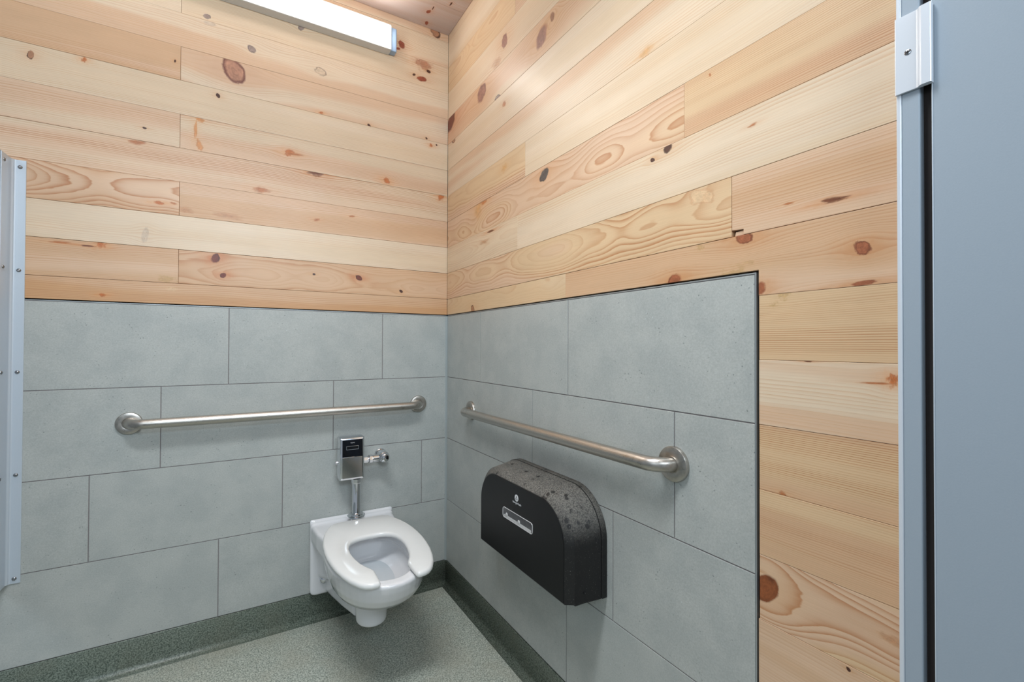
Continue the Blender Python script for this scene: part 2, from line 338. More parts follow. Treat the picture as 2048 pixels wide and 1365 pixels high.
def thing(name, label, cat, loc, group=None):
    o = bpy.data.objects.new(name, None); COL.objects.link(o)
    o.location = loc; o['label'] = label; o['category'] = cat
    o.empty_display_size = .1
    if group: o['group'] = group
    return o

def rehang(root):
    """parts are modelled in place: keep them there although their root sits at its own base"""
    bpy.context.view_layer.update()
    inv = Matrix.Translation(root.location).inverted()
    for c in root.children: c.matrix_local = inv @ c.matrix_local

def text_mesh(name, body, size, M, mat, parent, align='CENTER'):
    cu = bpy.data.curves.new(name, 'FONT'); cu.body = body; cu.size = size; cu.align_x = align; cu.align_y = 'CENTER'; cu.extrude = .0002
    tmp = bpy.data.objects.new(name, cu); COL.objects.link(tmp)
    bpy.context.view_layer.update()
    me = bpy.data.meshes.new_from_object(tmp.evaluated_get(bpy.context.evaluated_depsgraph_get()))
    bpy.data.objects.remove(tmp)
    return link(name, me, mat, parent, M=M)

def evaluated_mesh(o):
    bpy.context.view_layer.update()
    return bpy.data.meshes.new_from_object(o.evaluated_get(bpy.context.evaluated_depsgraph_get()))

# ------------------------------------------------------------------ materials
def tile_material():
    m, t, b = new_mat('grey_porcelain_tile')
    tc = t.n('ShaderNodeTexCoord').outputs['Object']
    oi = t.n('ShaderNodeObjectInfo').outputs['Random']
    sh = t.n('ShaderNodeVectorMath', operation='ADD'); t.put(sh.inputs[0], tc); t.put(sh.inputs[1], t.vec(0.0, 0.0, t.m('MULTIPLY', oi, 9.0)))
    P = sh.outputs[0]
    cloud = t.noise(P, 9.0, 5.0, .6)
    fine = t.noise(P, 260.0, 4.0, .7)
    c = t.mix(t.smooth(cloud, .35, .65), srgb(172, 176, 173), srgb(181, 184, 180))
    br = t.lin(fine, .3, .7, .87, 1.10)
    c = t.mix(1.0, c, t.vec(br, br, br), 'MULTIPLY')
    vo = t.n('ShaderNodeTexVoronoi'); t.put(vo.inputs['Vector'], P); vo.inputs['Scale'].default_value = 105
    big = t.smooth(t.noise(P, 24.0, 3.0, .7), .52, .66)
    dots = t.m('MULTIPLY', t.smooth(t.m('ADD', vo.outputs['Distance'], t.m('MULTIPLY', t.m('SUBTRACT', fine, .5), .5)), .06, .24, 1.0, 0.0), big)
    c = t.mix(t.m('MULTIPLY', dots, .68), c, srgb(88, 96, 96))
    vo2 = t.n('ShaderNodeTexVoronoi'); t.put(vo2.inputs['Vector'], P); vo2.inputs['Scale'].default_value = 34
    w = t.m('MULTIPLY', t.smooth(vo2.outputs['Distance'], .05, .09, 1.0, 0.0), t.smooth(t.noise(P, 13.0, 2.0), .52, .6))
    c = t.mix(t.m('MULTIPLY', w, .45), c, srgb(205, 212, 212))
    t.put(b.inputs['Base Color'], c)
    b.inputs['Roughness'].default_value = .42
    b.inputs['Specular IOR Level'].default_value = .4
    bp = t.n('ShaderNodeBump'); bp.inputs['Strength'].default_value = .15; bp.inputs['Distance'].default_value = .0006
    t.put(bp.inputs['Height'], t.m('SUBTRACT', fine, t.m('MULTIPLY', dots, 1.5))); t.put(b.inputs['Normal'], bp.outputs[0])
    return m

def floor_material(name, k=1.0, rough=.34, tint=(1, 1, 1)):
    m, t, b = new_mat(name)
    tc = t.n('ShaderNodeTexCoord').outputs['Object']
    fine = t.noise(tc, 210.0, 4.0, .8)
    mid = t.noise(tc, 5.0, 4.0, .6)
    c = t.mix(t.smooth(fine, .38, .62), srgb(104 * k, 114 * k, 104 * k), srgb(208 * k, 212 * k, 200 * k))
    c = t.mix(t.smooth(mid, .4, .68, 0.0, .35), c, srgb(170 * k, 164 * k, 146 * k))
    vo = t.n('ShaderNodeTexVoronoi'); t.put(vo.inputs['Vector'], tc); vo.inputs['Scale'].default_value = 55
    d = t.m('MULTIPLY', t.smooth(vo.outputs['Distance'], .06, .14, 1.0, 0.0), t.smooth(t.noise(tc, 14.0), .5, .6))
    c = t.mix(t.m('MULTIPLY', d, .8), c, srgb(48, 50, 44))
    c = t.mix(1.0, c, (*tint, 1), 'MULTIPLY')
    t.put(b.inputs['Base Color'], c)
    b.inputs['Roughness'].default_value = rough
    bp = t.n('ShaderNodeBump'); bp.inputs['Strength'].default_value = .5; bp.inputs['Distance'].default_value = .0012
    t.put(bp.inputs['Height'], fine); t.put(b.inputs['Normal'], bp.outputs[0])
    return m

TILE = tile_material()
GROUT = plain('grout', srgb(132, 127, 127), .8, vary=.08, bump=.3)
BACKING = plain('dark_backing', srgb(42, 32, 26), .9, vary=.1)
FLOOR_M = floor_material('speckled_resin_floor')
COVE_M = floor_material('shaded_resin_cove', .66, .24, (.92, 1.03, .97))  # floor mix with the shade of the upright face put into its colour
TRIM_M = plain('tile_edge_metal', srgb(168, 174, 176), .35, .6, vary=.05)
CAULK = plain('grey_caulk', srgb(158, 166, 166), .35, vary=.05)
PORC = plain('white_porcelain', srgb(226, 226, 228), .07, 0, .5, coat=.5, vary=.01)
SEATM = plain('white_seat_plastic', srgb(232, 232, 230), .17, 0, .5, vary=.01)
WATER = plain('still_water', srgb(200, 206, 210), .02, 0, .6)
CHROME = plain('chrome', srgb(222, 224, 228), .045, 1.0, vary=.01)
CHROME_SOFT = plain('satin_chrome_lid', srgb(196, 197, 196), .10, 1.0, vary=.01)
BLACK_GLASS = plain('black_glass', srgb(10, 10, 12), .08, vary=.0)
DARK_CHROME = plain('dark_chrome_plate', srgb(38, 40, 46), .06, .75, vary=.02)  # dark tone stands in for what the chrome plate reflects
def steel_material(name, peen):
    m, t, b = new_mat(name)
    tc = t.n('ShaderNodeTexCoord').outputs['Object']
    nz = t.noise(tc, 330.0 if peen else 90.0, 3.0, .7)
    t.put(b.inputs['Base Color'], t.mix(nz, srgb(168, 162, 154), srgb(205, 200, 193)))
    b.inputs['Metallic'].default_value = 1.0
    t.put(b.inputs['Roughness'], t.lin(nz, .3, .7, .26, .42))
    bp = t.n('ShaderNodeBump'); bp.inputs['Strength'].default_value = .55 if peen else .04; bp.inputs['Distance'].default_value = .001
    t.put(bp.inputs['Height'], nz); t.put(b.inputs['Normal'], bp.outputs[0])
    return m
STEEL = steel_material('satin_stainless', False)
PEENED = steel_material('peened_stainless_grip', True)
ALU = plain('pale_aluminium', srgb(198, 208, 218), .38, .25, vary=.02)
ALU_W = plain('white_aluminium', srgb(214, 219, 226), .3, .1, vary=.01)
POWDER = plain('blue_grey_powder_coat', srgb(156, 168, 179), .45, 0, .4, bump=.08, bump_scale=420, vary=.03)
GAP_DARK = plain('dark_gap_shade', srgb(36, 28, 26), .8, vary=.05)  # near-black tone for the shade inside the gap beside the post
SCREWM = plain('zinc_screw', srgb(150, 152, 155), .22, 1.0, vary=.05)
SCREWD = plain('screw_recess', srgb(40, 38, 38), .5, .5)

# ------------------------------------------------------------------ walls, ceiling, floor
M_BACK = Matrix(((1, 0, 0, 0), (0, 0, -1, 0), (0, 1, 0, 0), (0, 0, 0, 1)))
M_RIGHT = Matrix(((0, 0, -1, 0), (-1, 0, 0, 0), (0, 1, 0, 0), (0, 0, 0, 1)))
M_CEIL = Matrix(((1, 0, 0, 0), (0, -1, 0, 0), (0, 0, -1, 2.645), (0, 0, 0, 1)))

PALE = srgb(223, 199, 169); CREAM = srgb(226, 204, 177); PINK = srgb(219, 185, 154); TAN = srgb(212, 174, 138); ORNG = srgb(205, 160, 117); YEL = srgb(220, 188, 149)
CEIL_A = srgb(200, 184, 178); CEIL_B = srgb(192, 169, 156)  # greyed tones put a cool sheen into the ceiling boards' colour
LN = srgb(190, 132, 86); LNS = srgb(178, 112, 62); LNP = srgb(206, 160, 116)
# light tone, second tone, ring colour, rings per metre, waviness, ring strength, heart (1: cathedral figure, 0: straight grain)
STY = {'pale': (PALE, CREAM, LNP, 170, .03, .6, 0), 'cream': (CREAM, PALE, LNP, 140, .04, .5, 0), 'pink': (PINK, PALE, LN, 160, .03, .6, 0), 'tan': (TAN, PINK, LN, 170, .03, .6, 0),
       'orange': (ORNG, TAN, LNS, 150, .04, .5, 0), 'line': (PALE, PINK, LNS, 150, .02, .85, 0), 'fine': (YEL, TAN, LNS, 260, .01, .8, 0), 'cath': (YEL, PINK, LNS, 120, .03, .8, 1),
       'sap': (CREAM, PINK, LNP, 130, .05, .5, 0), 'yellow': (YEL, PALE, LN, 140, .03, .65, 1), 'bold': (PINK, TAN, LNS, 120, .03, .8, 1), 'ceiling': (CEIL_A, CEIL_B, LN, 150, .04, .5, 0), 'wavy': (PALE, PINK, LN, 130, .06, .6, 1)}
COUNT = [0]
def plank(parent, P, style, knots, w=0.0, seed=None, thick=.016):
    us = [q[0] for q in P]; vs = [q[1] for q in P]
    def inside(k):
        x, y = k[0], k[1]; c = False
        for a, b in zip(P, P[1:] + P[:1]):
            if (a[1] > y) != (b[1] > y) and x < (b[0] - a[0]) * (y - a[1]) / (b[1] - a[1]) + a[0]: c = not c
        return c
    COUNT[0] += 1
    seed = COUNT[0] * 1.37 if seed is None else seed
    a, b, ln, fq, ca, am, heart = STY[style]
    rr = random.Random(int(seed * 1000))
    mid = sum(vs) / len(vs)
    vc, d0, amp = (mid + rr.uniform(-.04, .04), .05, .16) if heart else (mid + rr.choice((-1, 1)) * rr.uniform(.14, .4), .05, .05)
    m = wood('pine_plank', seed, a, b, ln, fq, ca, am, [k for k in knots if inside(k)], vc, d0, amp)
    bm = bmesh.new()
    add_prism(bm, P, -thick, w, .0007)
    return bm_obj('plank', bm, m, parent)

def rect(u0, u1, v0, v1): return [(u0, v0), (u1, v0), (u1, v1), (u0, v1)]

def structure(name, bm, mat, M=None):
    o = bm_obj(name, bm, mat); o['kind'] = 'structure'
    if M is not None: o.matrix_world = M
    return o
SEAM = lambda k: 1.306 + .1302 * k
CEIL = 2.645
XL = -2.6; UR = 3.1

bm = bmesh.new(); add_prism(bm, rect(XL, .05, -FLOOR - .02, CEIL + .04), -.10, -.0125)
wall_back = structure('wall_back', bm, BACKING, M_BACK)
bm = bmesh.new(); add_prism(bm, rect(-.05, UR, -FLOOR - .02, CEIL + .04), -.10, -.0125)
wall_right = structure('wall_right', bm, BACKING, M_RIGHT)
bm = bmesh.new(); add_prism(bm, rect(XL, .05, -.05, UR), -.10, -.0165)
ceiling = structure('ceiling', bm, BACKING, M_CEIL)
bm = bmesh.new(); add_box(bm, XL, .05, -UR, .05, -FLOOR - .08, -FLOOR)
floor = structure('floor', bm, FLOOR_M)

# back wall planks: even rows are jointed at u = -1.102
BACK_ROWS = {-1: ('orange',), 0: ('tan', 'bold'), 1: ('cream',), 2: ('bold', 'tan'), 3: ('line',), 4: ('pink', 'pink'), 5: ('pale',), 6: ('tan', 'sap'), 7: ('sap',), 8: ('cream', 'pale'), 9: ('pink',), 10: ('pink',)}
rnd = random.Random(3)
GAP = {0: .0012, 1: .0013, 2: .0007, 4: .0009, -1: .0010}
for k, sty in BACK_ROWS.items():
    v0 = 1.2275 if k == -1 else SEAM(k); v1 = min(SEAM(k + 1), CEIL + .01)
    g = GAP.get(k, .0005) / 2
    cuts = [XL] + ([-1.102] if len(sty) == 2 else []) + [-.0006]
    for n in range(len(cuts) - 1):
        e0 = .0004 if n else 0; e1 = .0004 if n < len(cuts) - 2 else 0
        plank(wall_back, rect(cuts[n] + e0, cuts[n + 1] - e1, v0 + (g if k >= 0 else 0), v1 - g), sty[n], KNOTS_BACK, rnd.uniform(-.0006, .0004))

# right wall planks (u runs from the corner towards the door)
RIGHT_ROWS = {0: ([1.556], ('cath', 'tan')), 1: ([.677], ('yellow', 'pale')), 2: ([1.434], ('cath', 'fine')), 3: ([.729], ('cath', 'pale')), 4: ([2.2], ('sap', 'tan')),
              5: ([2.5], ('cream', 'pale')), 6: ([1.9], ('pink', 'tan')), 7: ([2.4], ('pale', 'tan')), 8: ([.654], ('yellow', 'pink')), 9: ([1.7], ('pale', 'tan')), 10: ([1.2], ('pink', 'pale'))}
GAPR = {0: .0012, 3: .0008}
TE = 1.6150   # right end of the tiled area
for k, (cut, sty) in RIGHT_ROWS.items():
    v0 = SEAM(k); v1 = min(SEAM(k + 1), CEIL + .01); g = GAPR.get(k, .0005) / 2
    cuts = [.0006] + cut + [UR]
    for n in range(len(cuts) - 1):
        e0 = .0004 if n else 0; e1 = .0004 if n < len(cuts) - 2 else 0
        P = rect(cuts[n] + e0, cuts[n + 1] - e1, v0 + g, v1 - g)
        if k == 0 and n == 1:       # broken lower corner of this board
            u0 = cuts[1] + e0
            P = [(u0 + .026, v0 + g), (cuts[2], v0 + g), (cuts[2], v1 - g), (u0, v1 - g), (u0, v0 + .014), (u0 + .026, v0 + .012)]
        pl = plank(wall_right, P, sty[n], KNOTS_RIGHT, rnd.uniform(-.0006, .0004))
        if k == 0 and n == 1:
            bm = bmesh.new(); add_prism(bm, [(cuts[1] + .005, v0 + g), (cuts[1] + .034, v0 + g), (cuts[1] + .034, v0 + .0105), (cuts[1] + .007, v0 + .0095)], -.015, -.0035, .0006)
            bm_obj('tongue', bm, pl.data.materials[0], pl)
v1 = SEAM(0) - .0006
plank(wall_right, rect(.0006, .9746, 1.2275, v1), 'yellow', KNOTS_RIGHT, -.0003)
plank(wall_right, [(.9754, 1.2275), (TE, 1.2275), (TE, SEAM(-1)), (UR, SEAM(-1)), (UR, v1), (.9754, v1)], 'tan', KNOTS_RIGHT, .0002)
LOW = {-2: 'fine', -3: 'sap', -4: 'fine', -5: 'fine', -6: 'cath', -7: 'tan', -8: 'fine', -9: 'pink', -10: 'line', -11: 'tan'}
for k, sty in LOW.items():
    v0 = max(SEAM(k), -FLOOR); v1 = SEAM(k + 1)
    if v1 - v0 < .01: continue
    plank(wall_right, rect(TE + (.0005 if k > -7 else -.0015), UR, v0 + .0003, v1 - .0003), sty, KNOTS_RIGHT, rnd.uniform(-.0006, .0004))

# ceiling boards (v runs from the back wall towards the viewer)
edges = [.0005, .184] + [.184 + .13 * q for q in range(1, 22)]
for q in range(len(edges) - 1):
    plank(ceiling, rect(XL, -.0006, edges[q] + .0003, edges[q + 1] - .0003), 'ceiling', KNOTS_CEILING, rnd.uniform(-.0004, .0004))

# tiles
def tile_area(parent, u0, u1, rows, du=.6125):
    bm = bmesh.new(); add_prism(bm, rect(u0, u1, .0, 1.2215), -.0125, -.0016)
    bm_obj('grout', bm, GROUT, parent)
    for v0, v1, joints in rows:
        js = [u0] + [j for j in joints if u0 < j < u1] + [u1]
        for a, b in zip(js, js[1:]):
            bm = bmesh.new()
            add_prism(bm, rect(a + (.0015 if a > u0 else .0005), b - (.0015 if b < u1 else .0), v0 + .0015, v1 - .0015), -.009, rnd.uniform(-.0002, .0003), .0007)
            bm_obj('tile', bm, TILE, parent)
R = .305
tile_area(wall_back, XL, -.0015, [(3 * R, 4 * R, [-.936 - .6125 * 2, -.936 - .6125, -.936, -.324]), (2 * R, 3 * R, [-1.151 - 1.225, -1.151 - .6125, -1.151, -.539]),
     (R, 2 * R, [-1.351 - 1.225, -1.351 - .6125, -1.351, -.739, -.130]), (0, R, [-.964 - 1.225, -.964 - .6125, -.964, -.3515])])
tile_area(wall_right, .0015, 1.606, [(3 * R, 4 * R, [.369, .988]), (2 * R, 3 * R, [.783, 1.405]), (R, 2 * R, [.572, 1.194]), (0, R, [.360, .983])])
# metal edge strips around the tile
bm = bmesh.new(); add_prism(bm, rect(XL, -.002, 1.2205, 1.2235), -.009, -.0002, .0004); bm_obj('edge_strip', bm, TRIM_M, wall_back)
bm = bmesh.new(); add_prism(bm, [(.002, 1.2205), (1.6065, 1.2205), (1.6065, 0), (1.6095, 0), (1.6095, 1.2235), (.002, 1.2235)], -.009, -.0002, .0004); bm_obj('edge_strip', bm, TRIM_M, wall_right)
# rounded grey corner joint between the tiled walls
bm = bmesh.new()
prof = [(0.0, 0.0)] + [(-.010 + .010 * math.sin(a), -.010 + .010 * math.cos(a)) for a in [PI / 2 * q / 6 for q in range(7)]]
prof = [(-.0, -.0), (-.009, -.0002), (-.0055, -.0022), (-.0032, -.0042), (-.0018, -.0066), (-.0002, -.010)]
add_loft(bm, [[(x, y, z) for x, y in prof] for z in (0.0, 1.2195)])
structure('trim_1', bm, CAULK)

# coved skirting, floor material turned up the wall, its colour darkened for the shaded angle
def cove_profile():
    P = [(0.0005, 0.0), (-.0035, 0.0), (-.0045, -.002), (-.0057, -.060)]
    r = .023
    for q in range(0, 8):
        a = PI / 2 * q / 7
        P.append((-.0058 - r + r * math.cos(a), -FLOOR + .0008 + r - r * math.sin(a)))
    P += [(-.0058 - r - .003, -FLOOR + .0002), (0.0005, -FLOOR + .0002)]
    return P
CP = cove_profile()
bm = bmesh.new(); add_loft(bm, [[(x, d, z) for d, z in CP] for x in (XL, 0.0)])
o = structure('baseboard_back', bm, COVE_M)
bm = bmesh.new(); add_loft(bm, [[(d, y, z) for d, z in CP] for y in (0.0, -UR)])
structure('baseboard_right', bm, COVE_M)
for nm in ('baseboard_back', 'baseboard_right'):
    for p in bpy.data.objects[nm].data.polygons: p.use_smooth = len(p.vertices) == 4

# ------------------------------------------------------------------ ceiling-level lamp on the back wall
LX0, LX1 = -1.50, -.300
t_ = thing('wall_lamp', 'long white fluorescent strip lamp glowing high on the pine back wall', 'lamp', (-.9, 0, 2.444))
bm = bmesh.new(); add_box(bm, LX0 + .004, LX1 - .004, -.050, -.0005, 2.444, 2.560, .003)
body = bm_obj('housing', bm, plain('white_lamp_housing', srgb(214, 214, 212), .4, vary=.01), t_)
m, t, b = new_mat('glowing_lens')
nt = m.node_tree; em = nt.nodes.new('ShaderNodeEmission'); em.inputs[0].default_value = (1.0, .955, .89, 1); em.inputs[1].default_value = LAMP_STRENGTH
nt.links.new(em.outputs[0], nt.nodes['Material Output'].inputs[0])
LENS = m
lp = [(-.049, 2.4475), (-.056, 2.450), (-.062, 2.462), (-.066, 2.482), (-.067, 2.502), (-.066, 2.522), (-.062, 2.542), (-.056, 2.552), (-.049, 2.556)]
bm = bmesh.new(); add_loft(bm, [[(x, y, z) for y, z in lp] for x in (LX0, LX1 - .012)]); bm_obj('lens', bm, LENS, t_)
CAPM = plain('lamp_end_cap', srgb(150, 176, 205), .35, .2)
for x0, x1 in ((LX1 - .013, LX1 + .024), (LX0 - .036, LX0 + .001)):
    bm = bmesh.new(); add_box(bm, x0, x1, -.040, -.0005, 2.447, 2.557, .005); bm_obj('end_cap', bm, CAPM, t_)
rehang(t_)

# ------------------------------------------------------------------ grab bars
def arc(c, a, b, r, n=8):
    """quarter turn around c from direction a to direction b"""
    a, b = Vector(a), Vector(b)
    return [Vector(c) + r * (a * math.cos(PI / 2 * q / n) + b * math.sin(PI / 2 * q / n)) for q in range(n + 1)]
def grab_bar(label, A, B, out, off, r, fl, base):
    t = thing('grab_bar', label, 'grab bar', base, 'stainless grab bars around the toilet')
    A, B, out = Vector(A), Vector(B), Vector(out)
    d = (B - A).normalized(); rb = off * .92
    p0 = A + out * .003; p1 = B + out * .003
    ca = A + d * rb + out * (off - rb); cb = B - d * rb + out * (off - rb)
    left = [p0] + arc(ca, -d, out, rb); right = list(reversed(arc(cb, d, out, rb))) + [p1]
    # smooth ends, peened middle
    s = .105; q0 = left[-1] + d * (s - rb); q1 = right[0] - d * (s - rb)
    pts = left + [q0]; ma = [0] * (len(left))
    for k in range(1, 9): pts.append(q0.lerp(q1, k / 8)); ma.append(1)
    pts += right; ma += [0] * len(right)
    bm = bmesh.new(); add_tube(bm, pts, r, 28, ma)
    bm_obj('tube', bm, [STEEL, PEENED], t, angle=40)
    for p in (A, B):
        bm = bmesh.new()
        add_lathe(bm, p, out, [(fl, 0.0002), (fl, .007), (fl - .0015, .0098), (fl - .006, .0112), (r + .004, .0128), (r + .0015, .0118), (r - .002, .0100)], 44)
        bm_obj('flange', bm, STEEL, t, angle=35)
    rehang(t)
    return t
grab_bar('stainless grab bar on the back wall, above the toilet', (-1.243, 0, .785), (-.150, 0, .789), (0, -1, 0), .055, .0178, .0400, (-.7, 0, .787))
grab_bar('stainless grab bar on the right wall, above the black paper dispenser', (0, -.286, .7805), (0, -1.406, .7895), (-1, 0, 0), .052, .0178, .0425, (0, -.85, .785))

# ------------------------------------------------------------------ toilet
TX = -.455
t_ = thing('toilet', 'white wall-hung toilet bowl with open-front seat, in the tiled corner', 'toilet', (TX, 0, .02))
def egg(z, hw, yb, yf, n=48, back=1.0):
    """outline ring: hw half width, yb back, yf front (y negative); widest point nearer the back"""
    ym = yb + (yf - yb) * .46
    R_ = []
    for k in range(n):
        a = 2 * PI * k / n
        c, s = math.cos(a), math.sin(a)
        if s >= 0: ex, ey = abs(c) ** .92 * (1 if c > 0 else -1), s ** .98; y = ym + (yf - ym) * ey
        else:
            p_ = .62 if back > .5 else .9
            ex, ey = abs(c) ** p_ * (1 if c > 0 else -1), abs(s) ** .8; y = ym + (yb - ym) * ey
        R_.append((TX + hw * ex, y, z))
    return R_
bm = bmesh.new()
outer = [(.140, .030, -.31, -.420), (.1405, .060, -.285, -.465), (.148, .092, -.255, -.515), (.163, .118, -.23, -.562), (.182, .138, -.20, -.602), (.207, .154, -.18, -.637), (.236, .165, -.16, -.661), (.265, .170, -.14, -.674), (.288, .172, -.13, -.680), (.2965, .168, -.132, -.676)]
inner = [(.298, .160, -.14, -.668), (.298, .128, -.20, -.640), (.294, .124, -.205, -.634), (.262, .122, -.21, -.628), (.254, .132, -.20, -.636), (.235, .132, -.20, -.632), (.215, .118, -.20, -.600), (.193, .098, -.21, -.545), (.178, .072, -.23, -.470), (.170, .050, -.25, -.410)]
add_loft(bm, [egg(*q) for q in outer + inner])
# deck and wall plate
def ring4(x0, x1, y, z0, z1, r=.012, n=4):
    P = []
    for cx, cz, a0 in ((x1 - r, z1 - r, 0), (x0 + r, z1 - r, PI / 2), (x0 + r, z0 + r, PI), (x1 - r, z0 + r, 1.5 * PI)):
        for q in range(n + 1):
            a = a0 + PI / 2 * q / n; P.append((cx + r * math.cos(a), y, cz + r * math.sin(a)))
    return P
add_loft(bm, [ring4(TX - .178, TX + .178, y, .0, .308, .02) for y in (-.001, -.026)] + [ring4(TX - .174, TX + .174, -.032, .004, .302, .02)])
add_loft(bm, [ring4(TX - .178, TX + .178, y, .29, .317, .006) for y in (-.001, -.012)])
add_loft(bm, [ring4(TX - .176, TX + .176, -.02, .235, .300, .012), ring4(TX - .166, TX + .166, -.12, .225, .299, .012), ring4(TX - .150, TX + .150, -.20, .21, .298, .012), ring4(TX - .135, TX + .135, -.212, .20, .292, .01)])
add_loft(bm, [ring4(TX - .15, TX + .15, -.02, .06, .26, .03), ring4(TX - .12, TX + .12, -.10, .08, .25, .03), ring4(TX - .11, TX + .11, -.19, .09, .24, .03)])
# trapway sloping to the round foot
add_loft(bm, [ring4(TX - .120, TX + .120, -.02, .004, .10, .02), ring4(TX - .105, TX + .105, -.10, .006, .13, .02), ring4(TX - .084, TX + .084, -.20, .010, .135, .02), ring4(TX - .060, TX + .060, -.31, .020, .14, .02)])
ft = []
for z, r in ((.020, .047), (.0205, .053), (.026, .0565), (.05, .058), (.075, .059), (.105, .061), (.150, .064)):
    ft.append([(TX + r * math.cos(2 * PI * k / 32), -.352 + 1.15 * r * math.sin(2 * PI * k / 32), z) for k in range(32)])
add_loft(bm, ft)
add_lathe(bm, (-.453, -.0690, .285), (0, 0, 1), [(.0240, 0), (.0225, .020), (.0215, .0370)], 32)
raw = bm_obj('bowl', bm, PORC, t_)
md = raw.modifiers.new('remesh', 'REMESH'); md.mode = 'VOXEL'; md.voxel_size = .0036
md = raw.modifiers.new('smooth', 'SMOOTH'); md.factor = .5; md.iterations = 7
me = evaluated_mesh(raw); old = raw.data; raw.modifiers.clear(); raw.data = me; bpy.data.meshes.remove(old)
for p in me.polygons: p.use_smooth = True
# water in the bowl
bm = bmesh.new(); add_loft(bm, [egg(z, .080, -.222, -.495) for z in (.181, .184)]); bm_obj('water', bm, WATER, t_, angle=40)
# seat
half_o = [(0, -.100), (.045, -.100), (.088, -.101), (.104, -.105), (.122, -.120), (.140, -.158), (.156, -.202), (.168, -.250), (.176, -.305), (.179, -.360), (.179, -.415), (.175, -.470), (.168, -.525), (.156, -.580), (.141, -.625), (.122, -.662), (.106, -.680), (.088, -.688), (.070, -.690), (.0625, -.6875), (.0590, -.680), (.0575, -.640)]
half_i = [(.056, -.600), (.060, -.585), (.072, -.560), (.084, -.525), (.093, -.480), (.098, -.430), (.097, -.385), (.090, -.350), (.078, -.325), (.060, -.309), (.036, -.301), (0, -.299)]
half = half_o + half_i
P = [(TX + .006 + x, y) for x, y in half] + [(TX + .006 - x, y) for x, y in reversed(half[1:-1])]
bm = bmesh.new()
rings = [(P, .3025, .006), (P, .3035, .003), (P, .307, .0006), (P, .312, 0), (P, .3165, .0012), (P, .3205, .0045), (P, .3225, .0095)]
lv = [[bm.verts.new((x, y, z)) for x, y in (offset_poly(Q, d) if d else Q)] for Q, z, d in rings]
n = len(P)
for a, b in zip(lv, lv[1:]):
    for k in range(n): bm.faces.new((a[k], a[(k + 1) % n], b[(k + 1) % n], b[k]))
for L_, in ((lv[0],), (lv[-1],)):
    f = bm.faces.new(L_)
    bmesh.ops.triangulate(bm, faces=[f])
seat = bm_obj('seat', bm, SEATM, t_, angle=35)
for sx in (-1, 1):
    bm = bmesh.new(); add_box(bm, TX + sx * .075 - .016, TX + sx * .075 + .016, -.105, -.078, .297, .309, .003); bm_obj('hinge', bm, SEATM, seat)
    bm = bmesh.new(); add_lathe(bm, (TX + sx * .122, -.030, .066), (0, -1, 0), [(.019, 0), (.0195, .006), (.0175, .014), (.012, .020), (.006, .0225), (.0008, .0232)], 28)
    bm_obj('bolt_cap', bm, CHROME, t_, angle=50)
rehang(t_)

# ------------------------------------------------------------------ flush valve
t_ = thing('flush_valve', 'chrome sensor flush valve box on the back wall, over the toilet bowl', 'flush valve', (-.465, 0, .31))
bx0, bx1, bz0, bz1 = -.5285, -.4240, .4905, .6745
bm = bmesh.new()
add_loft(bm, [ring4(bx0 + .004, bx1 - .004, -.030, bz0 + .003, bz1 - .003, .006), ring4(bx0 + .001, bx1 - .001, -.034, bz0 + .0005, bz1 - .0005, .006), ring4(bx0, bx1, -.088, bz0, bz1, .006), ring4(bx0 + .003, bx1 - .003, -.0955, bz0 + .003, bz1 - .003, .006), ring4(bx0 + .009, bx1 - .009, -.0985, bz0 + .009, bz1 - .009, .004)])
box = bm_obj('housing', bm, CHROME, t_, angle=30)
bm = bmesh.new(); add_box(bm, bx0 + .016, bx1 - .016, -.034, -.0004, bz0 + .03, bz1 - .03); bm_obj('wall_mount', bm, CHROME, t_)
zs = .5905
bm = bmesh.new(); add_prism(bm, rect(bx0 + .0105, bx1 - .0105, zs + .0010, bz1 - .0100), .0975, .0996, .0008, T=lambda u, v, w: (u, -w, v)); sp_ = bm_obj('sensor_plate', bm, DARK_CHROME, box)
bm = bmesh.new(); add_prism(bm, rect(bx0 + .0105, bx1 - .0105, bz0 + .0100, zs - .0010), .0975, .0996, .0008, T=lambda u, v, w: (u, -w, v)); bm_obj('front_plate', bm, CHROME_SOFT, box)
cx = (bx0 + bx1) / 2
bm = bmesh.new(); add_prism(bm, rect(cx - .0260, cx + .0260, .6225, .6385), .0990, .1006, .0006, T=lambda u, v, w: (u, -w, v)); bm_obj('sensor_frame', bm, CHROME, box)
bm = bmesh.new(); add_prism(bm, rect(cx - .0245, cx + .0245, .6240, .6370), .1000, .1012, .0004, T=lambda u, v, w: (u, -w, v)); bm_obj('sensor_window', bm, BLACK_GLASS, box)
text_mesh('lettering', 'TOTO', .0064, Matrix.Translation((cx, -.0998, .6515)) @ Matrix.Rotation(PI / 2, 4, 'X'), plain('pale_print', srgb(214, 214, 216), .5), box)
PX, PY = -.4535, -.0715
bm = bmesh.new(); add_lathe(bm, (PX, PY, .489), (0, 0, -1), [(.0205, .0005), (.0205, .018), (.0190, .0205)], 8); bm_obj('tube_nut', bm, CHROME, t_, angle=20)
bm = bmesh.new(); add_lathe(bm, (PX, PY, .472), (0, 0, -1), [(.0178, 0), (.0178, .131), (.0190, .134), (.0205, .136)], 36); bm_obj('flush_tube', bm, CHROME, t_, angle=45)
bm = bmesh.new(); add_lathe(bm, (PX, PY, .3228), (0, 0, 1), [(.0360, 0), (.0380, .0025), (.0372, .0065), (.0310, .0090), (.0295, .0140), (.0255, .0165), (.018, .0175)], 40); bm_obj('spud_flange', bm, CHROME, t_, angle=35)
